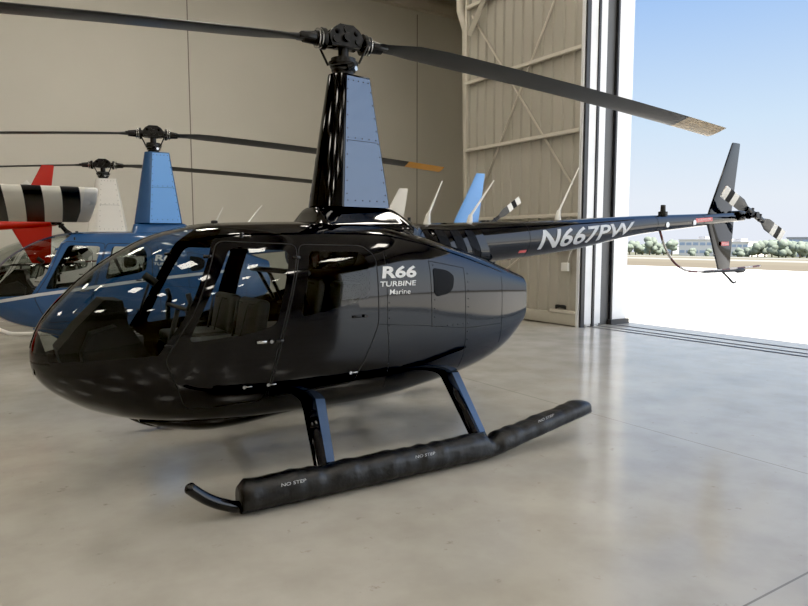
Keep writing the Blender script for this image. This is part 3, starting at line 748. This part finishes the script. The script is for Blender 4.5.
for o in blue.children_recursive:
    if o.name.startswith(('tail_rotor',)): o.matrix_basis = Matrix.Translation(TRC) @ Matrix.Rotation(-1.0, 4, 'Y') @ Matrix.Translation(-TRC)
    if o.name.startswith(('upper_fin',)):
        o.material_slots[0].link = 'OBJECT'; o.material_slots[0].material = M['blue_bright']

# lettering and stickers only the black one wears
boom_text(boomB, 'N667PW', 2.14, 3.63, M['text_silver'])
def boom_patch(x0, x1, a0, a1, m, name):
    bm = bmesh.new(); V = []
    for k in range(5):
        x = x0+(x1-x0)*k/4; r = BOOM_R(x)+.002; V.append([bm.verts.new((x, -r*math.cos(a), BOOM_C(x)+r*math.sin(a))) for a in (a0, (a0+a1)/2, a1)])
    for p, q in zip(V, V[1:]):
        for j in (0, 1): bm.faces.new((p[j], q[j], q[j+1], p[j+1]))
    return obj(name, bm, m, boomB, recalc=False)
boom_patch(4.86, 5.22, -.25, .35, M['sticker_red'], 'warning_sticker')
boom_patch(1.86, 1.96, -.72, -.55, M['sticker_red'], 'warning_sticker')
bm = bmesh.new()
add_box(bm, (5.50, -.036, 1.66), (5.67, -.032, 1.71), 0); obj('warning_sticker', bm, M['sticker_red'], lfB, smooth=False)
text_obj('sticker_lettering', 'DANGER', M['text_white'], lfB, lambda u, v: (5.51+.15*u, -.0375, 1.67+.03*v), bold=0)
text_obj('sticker_lettering', 'DANGER', M['text_white'], boomB, lambda u, v: (4.90+.28*u, -(BOOM_R(4.9+.28*u)+.004)*math.cos(.05), BOOM_C(4.9+.28*u)-.008+.026*v), bold=0)
# silver cheat line on the blue one
bluefus = [c for c in blue.children if c.name.startswith('fuselage')][0]
bm = bmesh.new()
strip(bm, [(-2.2, .86), (-1.6, .97), (-1.0, 1.05), (-.3, 1.14), (.5, 1.22), (1.2, 1.28)], -1, .022, .004)
obj('cheat_line', bm, M['text_silver'], bluefus, smooth=False, recalc=False)

# ------------------------------------------------------------------ striped wing beside the red tail
M['wing_stripe'] = stripes('wing_stripe', 'X', ((.80, .77, .68), (.008, .008, .009)), .50, offset=.21, shear=.25)
wing = empty('aircraft_wing', (-1.08, 6.50, 2.27))
def wing_ring(x, c):
    tilt = Matrix.Rotation(math.radians(-22.5), 3, 'X')
    return [tuple(tilt @ Vector((0, (u-.23)*c, v*(c/1.3)))+Vector((x, 0, 0))) for u, v in airfoil(1, .17, 14)]
bm = bmesh.new(); add_loft(bm, [wing_ring(x, 1.25) for x in (-4.2, -3.2, -2.2, -1.2, -.19)]); obj('wing_panel', bm, M['wing_stripe'], wing, angle=50)
bm = bmesh.new(); add_loft(bm, [wing_ring(x, c) for x, c in ((-.19, 1.252), (-.05, 1.25), (-.02, 1.22), (-.005, 1.17), (0, 1.06))]); obj('wing_tip', bm, M['white_paint'], wing, angle=50)
bm = bmesh.new(); add_tube(bm, [(-3.2, .0, 0), (-4.0, 0, -1.4), (-4.0, 0, -2.30)], .03, 10); obj('wing_prop', bm, M['white_paint'], wing)  # added prop out of view, only there to hold the wing up
tag(wing, 'white wing with broad black stripes beyond the blue helicopter', 'wing')

# ------------------------------------------------------------------ hangar
def struct(name, bm, m, smooth=False, **k): return tag(obj(name, bm, m, None, smooth=smooth, **k), kind='structure')
YB = 13.5; XD = 8.82; XL = -20; YF = -27; ZC = 9.85
bm = bmesh.new(); add_box(bm, (XL, YF, -.2), (9.0, YB, 0)); add_box(bm, (9.0, 6.9, -.2), (11.8, YB, 0)); struct('floor', bm, M['floor'])
bm = bmesh.new(); add_box(bm, (XL, YB, -.1), (12.1, YB+.25, ZC+.2)); struct('wall_back', bm, M['wall'])
for k, x in enumerate((-12.6, -5.05, 2.37, 9.79)):
    bm = bmesh.new(); add_box(bm, (x-.014, YB-.005, 0), (x+.014, YB+.01, 9.1)); struct('trim_%d' % (40+k), bm, M['joint'])
bm = bmesh.new(); add_box(bm, (XL-.25, YF, -.1), (XL, YB, ZC+.6)); struct('wall_left', bm, M['wall'])
bm = bmesh.new(); add_box(bm, (XL, YF-.25, -.1), (9.0, YF, ZC+.2)); struct('wall_front', bm, M['wall'])
bm = bmesh.new(); add_box(bm, (XL, YF, ZC), (9.0, YB, ZC+.2)); add_box(bm, (9.0, 6.8, ZC), (12.0, YB, ZC+.2)); struct('ceiling', bm, M['ceiling'])
bm = bmesh.new()   # wall around the opening: two ends, the header and the pocket the leaves slide into
add_box(bm, (8.95, 5.0, -.1), (9.2, 7.0, ZC)); add_box(bm, (9.2, 6.8, -.1), (12.0, 7.0, ZC)); add_box(bm, (11.8, 7.0, -.1), (12.05, YB, ZC)); add_box(bm, (8.9, YF, -.1), (9.05, -20, ZC)); add_box(bm, (8.85, YF, 8.0), (9.0, 6.9, ZC))
struct('wall_right', bm, M['wall'])
bm = bmesh.new(); add_box(bm, (XL, YB-.22, 9.22), (11.8, YB, 9.5), .0); struct('trim_2', bm, M['steel_cream'])
for k in range(7):
    bm = bmesh.new(); x = 6.0-4.2*k
    add_box(bm, (x-.09, YF, ZC-.5), (x+.09, YB-.3, ZC-.48)); add_box(bm, (x-.01, YF, ZC-.48), (x+.01, YB-.3, ZC-.02)); add_box(bm, (x-.09, YF, ZC-.02), (x+.09, YB-.3, ZC))
    struct('trim_%d' % (3+k), bm, M['steel_cream'])

# ceiling lights
for i in range(5):
    for j in range(6):
        x = -13.5+4.6*i; y = -22.5+6.2*j
        l = empty('ceiling_light', (x, y, ZC-.62))
        bm = bmesh.new(); add_box(bm, (-.44, -.79, 0), (.44, .79, .12), .01); add_cyl(bm, (0, -.4, .12), (0, -.4, .6), .01, 6); add_cyl(bm, (0, .4, .12), (0, .4, .6), .01, 6); obj('light_housing', bm, M['lamp_frame'], l, angle=40)
        bm = bmesh.new(); add_box(bm, (-.40, -.75, -.012), (.40, .75, .004)); obj('light_diffuser', bm, M['lamp'], l, smooth=False)
        tag(l, 'rectangular white light hanging under the hangar ceiling', 'light', 'ceiling lights')

# sliding door leaves parked beside the opening
def leaf(name, y0, y1, x, detail):
    d = empty(name, (x, (y0+y1)/2, 0)); tag(d, kind='structure')
    w = (y1-y0)/2; H = 7.8
    bm = bmesh.new()     # corrugated sheet
    n = int((y1-y0)/.30); pts = []
    for k in range(n):
        yy = -w+.05+(2*w-.1)*k/n; st = (2*w-.1)/n
        pts += [(yy, .09), (yy+st*.76, .09), (yy+st*.82, .045), (yy+st*.94, .045)]
    pts.append((w-.05, .09))
    A = [bm.verts.new((px, py, .1)) for py, px in pts]; B = [bm.verts.new((px, py, H)) for py, px in pts]
    for k in range(len(pts)-1): bm.faces.new((A[k], A[k+1], B[k+1], B[k]))
    obj('corrugated_sheet', bm, M['sheet'], d, smooth=False, recalc=False)
    bm = bmesh.new(); add_box(bm, (0, -w, .0), (.14, -w+.07, H), .006); obj('edge_post', bm, M['white_edge'], d, angle=40)
    bm = bmesh.new(); add_box(bm, (0, w-.07, .0), (.14, w, H), .006); obj('edge_post', bm, M['steel_cream'], d, angle=40)
    bm = bmesh.new(); add_box(bm, (-.001, -w+.07, .02), (.08, w-.07, .26), .01); obj('bottom_rail', bm, M['sheet'], d, angle=40)
    if detail:
        for z in (2.25, 3.9, 5.48, 7.22):
            bm = bmesh.new(); add_box(bm, (-.03, -w+.07, z-.035), (.06, w-.07, z+.035), .004); obj('girt', bm, M['steel_cream'], d, angle=40)
        for (ya, za), (yb, zb) in (((7.6, 7.0), (4.35, 2.85)), ((4.55, 7.2), (7.15, 2.95)), ((4.4, 2.2), (7.6, .3))):
            bm = bmesh.new(); m0 = (y0+y1)/2; add_tube(bm, [(.02, ya-m0, za), (.02, yb-m0, zb)], .022, 8); obj('brace_rod', bm, M['steel_cream'], d)
        bm = bmesh.new(); m0 = (y0+y1)/2; add_tube(bm, [(-.05, 7.05-m0, 7.25), (-.05, 7.60-m0, 6.55)], .075, 4); obj('knee_brace', bm, M['steel_cream'], d, smooth=False)
        bm = bmesh.new(); add_box(bm, (-.04, -w+.07, .26), (.05, -w+.75, .32), .01); add_box(bm, (-.05, -w+.14, 1.55), (.06, -w+.72, 1.62), .01); obj('shelf_bracket', bm, M['steel_cream'], d, angle=40)
    return d
leaf('door_1', 4.10, 7.84, 7.37, True)
leaf('door_2', 4.10, 8.0, 7.60, False)
leaf('door_3', 4.12, 8.25, 7.86, False)
leaf('door_4', 4.42, 8.5, 8.12, False)
def upright(name, x0, x1, y0, y1, m, z1=8.0, z0=0):
    bm = bmesh.new(); add_box(bm, (x0, y0, z0), (x1, y1, z1)); return struct(name, bm, m)
upright('trim_20', 7.40, 7.50, 4.05, 4.099, M['track'], 7.9); upright('trim_21', 7.51, 7.735, 4.085, 4.10, M['white_edge'], 7.9, .05)
upright('trim_22', 7.745, 7.80, 4.06, 4.3, M['track']); upright('trim_23', 7.80, 8.01, 4.09, 4.11, M['white_edge'], 7.9, .05)
upright('trim_24', 8.015, 8.36, 4.16, 4.4, M['grey_edge']); upright('trim_25', 8.33, 8.38, 4.09, 4.3, M['track'])
upright('trim_26', 8.385, 8.82, 4.10, 5.3, M['white_edge'])
upright('trim_27', 8.30, 8.86, 4.04, 4.35, M['track'], .10)
# leaves at the far end of the opening, seen only in reflections
leaf('door_5', -23.5, -19.2, 7.45, False); leaf('door_6', -24.5, -19.6, 7.75, False)
# pipe and column in the corner behind the leaves
bm = bmesh.new(); add_tube(bm, [(7.7, 8.42, ZC), (7.7, 8.42, 7.4), (7.75, 8.25, 6.9), (7.75, 8.1, 0)], .12, 14); struct('trim_30', bm, M['steel_cream'], smooth=True)
# floor tracks
for k, x in enumerate((7.67, 7.95, 8.36)):
    bm = bmesh.new(); add_box(bm, (x-.028, -24.0, 0), (x+.028, 4.1, .006)); struct('trim_%d' % (31+k), bm, M['track'])
# junction box and coiled cable on the first leaf
bm = bmesh.new(); add_box(bm, (-.06, -.09, 0), (.0, .09, .17), .012); bx = obj('junction_box', bm, M['white_plastic'], None, angle=40); bx.location = (7.33, 4.40, 1.12)
tag(bx, 'small white junction box on the corrugated door leaf', 'box')
bm = bmesh.new(); add_tube(bm, [(-.02, -.05, .17), (-.03, -.12, .35), (-.02, -.2, .48), (-.02, -.25, .8)], .008, 6); obj('box_cable', bm, M['white_plastic'], bx)
bm = bmesh.new(); pts = []
for k in range(60):
    a = 2*PI*k/15; pts.append((.07*math.sin(a)*.6, .14*math.cos(a), .02+.010*k/10+.03*abs(math.sin(a))))
add_tube(bm, pts, .011, 6); cb = obj('coiled_cable', bm, M['rubber'], None); cb.location = (7.35, 4.55, .315)
tag(cb, 'black coiled cable lying on the door bottom shelf', 'cable')

# ------------------------------------------------------------------ outdoors
def apron():
    m = mat('apron', (.62, .60, .55), rough=.9); nt = m.node_tree; b = nt.nodes['Principled BSDF']; tc = nt.nodes['Texture Coordinate']
    sep = nt.nodes.new('ShaderNodeSeparateXYZ'); nt.links.new(tc.outputs['Object'], sep.inputs[0])
    dv = nt.nodes.new('ShaderNodeMath'); dv.operation = 'DIVIDE'; dv.inputs[1].default_value = 600; nt.links.new(sep.outputs['X'], dv.inputs[0])
    n = nt.nodes.new('ShaderNodeTexNoise'); n.inputs['Scale'].default_value = .35; nt.links.new(tc.outputs['Object'], n.inputs['Vector'])
    ma = nt.nodes.new('ShaderNodeMath'); ma.operation = 'MULTIPLY_ADD'; nt.links.new(n.outputs['Fac'], ma.inputs[0]); ma.inputs[1].default_value = .006; nt.links.new(dv.outputs[0], ma.inputs[2])
    r = nt.nodes.new('ShaderNodeValToRGB'); r.color_ramp.interpolation = 'CONSTANT'; e = r.color_ramp.elements
    e[0].position = 0; e[0].color = (.66, .63, .57, 1); e[1].position = .096; e[1].color = (.125, .100, .060, 1)
    for p, c in ((.14, (.14, .115, .07)), (.19, (.24, .225, .19)), (.235, (.14, .118, .072)), (.30, (.22, .21, .18)), (.35, (.11, .105, .06))):
        x = e.new(p); x.color = (*c, 1)
    nt.links.new(ma.outputs[0], r.inputs['Fac']); nt.links.new(r.outputs['Color'], b.inputs['Base Color'])
    return m
M['apron'] = apron()
SLOPE = .0165
def gz(x): return -.02-max(0, x-9.0)*SLOPE
bm = bmesh.new()
vs = [bm.verts.new(p) for p in ((9.0, -700, -.02), (9.0, 700, -.02), (900, 700, gz(900)), (900, -700, gz(900)))]; bm.faces.new(vs)
struct('ground', bm, M['apron'])
M['bldg'] = mat('far_wall_white', (.74, .69, .62), rough=.8); M['bldg_b'] = mat('far_wall_grey', (.36, .36, .37), rough=.8)
M['hazed_glass'] = mat('hazed_glass', (.36, .42, .50), rough=.4); M['leaf'] = mat('hazed_leaves', (.165, .19, .15), rough=.95, noise=(.6, .25)); M['trunk'] = mat('far_trunk', (.16, .12, .08), rough=.9)  # leaves and window glass paled, distance haze is put into their colour
CX, CY, CZ = -2.660, -5.082, 1.707; TH = .571; F = 661.13; PT = .092
def far(px, X):
    """lateral place of something standing X metres out that is seen px pixels across"""
    u = (px-404)/F; a = math.atan2(u, 1.0) ; ca = math.cos(TH); sa = math.sin(TH)
    dx, dy = sa + u*ca, ca - u*sa
    return CY + dy*(X-CX)/dx
def building(X, p0, p1, h, m, label, rows, cols):
    y0, y1 = sorted((far(p0, X), far(p1, X))); c = (y0+y1)/2; w = (y1-y0)/2; z = gz(X)
    r = empty('far_building', (X, c, z))
    bm = bmesh.new(); add_box(bm, (0, -w, 0), (14, w, h)); add_box(bm, (-.3, -w-.3, h), (14, w+.3, h+.35)); obj('wall', bm, m, r, smooth=False)
    for i in range(rows):
        zz = h*(i+.32)/rows
        for k in range(cols):
            a = -w+2*w*(k+.12)/cols; b_ = -w+2*w*(k+.88)/cols
            bm = bmesh.new(); add_box(bm, (-.08, a, zz), (.05, b_, zz+h/rows*.36)); obj('window', bm, M['hazed_glass'], r, smooth=False)
    bm = bmesh.new(); add_box(bm, (3, -w*.3, h), (8, w*.1, h+1.4)); obj('roof_unit', bm, M['bldg_b'], r, smooth=False)
    tag(r, label, 'building')
building(252, 678, 712, 6.6, M['bldg'], 'white two-storey office block beyond the airfield, left of the tail fin', 2, 5)
building(252, 714, 747, 5.6, M['bldg'], 'white long office block beyond the airfield, behind the tail fin', 2, 6)
building(310, 785, 830, 8.6, M['bldg_b'], 'grey office block with window bands beyond the airfield, right edge', 3, 3)
building(360, 640, 672, 5.0, M['bldg_b'], 'low grey building partly hidden by trees beyond the airfield', 1, 4)
rnd = random.Random(7)
def tree(X, px, h, w, label):
    y = far(px, X); z = gz(X); r = empty('far_tree', (X, y, z))
    bm = bmesh.new(); add_cyl(bm, (0, 0, 0), (0, 0, h*.5), .25, 8, .15); obj('trunk', bm, M['trunk'], r)
    bm = bmesh.new()
    for k in range(9):
        c = Vector((rnd.uniform(-.4, .4)*w, rnd.uniform(-.36, .36)*w, h*rnd.uniform(.22, .80))); s = w*rnd.uniform(.24, .36)
        q = bmesh.ops.create_icosphere(bm, subdivisions=2, radius=s)['verts']
        for v in q: v.co *= rnd.uniform(.82, 1.15)
        bmesh.ops.translate(bm, vec=c, verts=q)
    obj('crown', bm, M['leaf'], r, smooth=True, recalc=False)
    tag(r, label, 'tree', 'trees beyond the airfield')
for k, (px, h, w) in enumerate(((629, 5.6, 4.2), (635, 6.2, 4.6), (642, 6.0, 4.2), (649, 8.4, 5), (656, 6, 4.4), (663, 5.6, 4.4), (671, 6.3, 4.6), (690, 3.0, 3.2), (706, 2.8, 3), (722, 3.0, 3.2), (738, 3.2, 3.4), (751, 4.4, 4.2), (757, 5.8, 4.6), (764, 6.0, 4.8), (771, 6.2, 4.6), (778, 6, 4.8), (785, 6.2, 4.6), (792, 5.8, 4.6), (799, 6, 4.8), (806, 5.6, 4.6))):
    tree(228 + 7.5*(k % 3), px, h, w, 'green tree in the line of trees beyond the airfield')

# ------------------------------------------------------------------ light
W = bpy.data.worlds.new('sky'); bpy.context.scene.world = W; W.use_nodes = True; nt = W.node_tree
bg = nt.nodes['Background']; tc = nt.nodes.new('ShaderNodeTexCoord'); sp = nt.nodes.new('ShaderNodeSeparateXYZ'); nt.links.new(tc.outputs['Generated'], sp.inputs[0])
r = nt.nodes.new('ShaderNodeValToRGB'); nt.links.new(sp.outputs['Z'], r.inputs['Fac']); e = r.color_ramp.elements
e[0].position = 0; e[0].color = (.80, .84, .93, 1); e[1].position = 1; e[1].color = (.10, .24, .62, 1)
for p, c in ((.06, (.80, .86, .94)), (.16, (.64, .79, .95)), (.32, (.37, .57, .91)), (.6, (.18, .36, .76))):
    x = e.new(p); x.color = (*c, 1)
# brighter haze on the sunward side
vd = nt.nodes.new('ShaderNodeVectorMath'); vd.operation = 'DOT_PRODUCT'; nt.links.new(tc.outputs['Generated'], vd.inputs[0]); vd.inputs[1].default_value = (.1, -.86, .5)
mr = nt.nodes.new('ShaderNodeMapRange'); mr.interpolation_type = 'SMOOTHSTEP'; nt.links.new(vd.outputs['Value'], mr.inputs['Value'])
mr.inputs['From Min'].default_value = .0; mr.inputs['From Max'].default_value = 1.0; mr.inputs['To Min'].default_value = 1.0; mr.inputs['To Max'].default_value = 4.5
wm = nt.nodes.new('ShaderNodeMixRGB'); wm.blend_type = 'MIX'; wm.inputs[2].default_value = (.62, .62, .60, 1); nt.links.new(r.outputs['Color'], wm.inputs[1])
mf = nt.nodes.new('ShaderNodeMapRange'); nt.links.new(vd.outputs['Value'], mf.inputs['Value']); mf.inputs['From Min'].default_value = .2; mf.inputs['To Max'].default_value = .8; nt.links.new(mf.outputs['Result'], wm.inputs[0])
sm = nt.nodes.new('ShaderNodeVectorMath'); sm.operation = 'SCALE'; nt.links.new(wm.outputs[0], sm.inputs[0]); nt.links.new(mr.outputs['Result'], sm.inputs['Scale'])
nt.links.new(sm.outputs['Vector'], bg.inputs['Color']); bg.inputs['Strength'].default_value = 1.0
sl = bpy.data.lights.new('sun', 'SUN'); sl.energy = 13.0; sl.angle = .009; sl.color = (1, .95, .86); so = bpy.data.objects.new('sun', sl); C.objects.link(so)
so.rotation_euler = Vector((.0, .52, -.85)).to_track_quat('-Z', 'Y').to_euler()

cam = bpy.data.cameras.new('camera'); cam.sensor_width = 36; cam.lens = 36*F/808; cam.clip_end = 3000
co = bpy.data.objects.new('camera', cam); C.objects.link(co); co.location = (CX, CY, CZ); co.rotation_euler = (PI/2-PT, 0, -TH)
sc = bpy.context.scene; sc.camera = co
sc.view_settings.view_transform = 'Standard'; sc.view_settings.exposure = 0
sc.view_settings.use_curve_mapping = True; sc.view_settings.curve_mapping.black_level = (.007, .007, .007); sc.view_settings.curve_mapping.update()
sc.cycles.use_denoising = True; sc.cycles.max_bounces = 10; sc.cycles.transparent_max_bounces = 16
sc.cycles.sample_clamp_indirect = 6
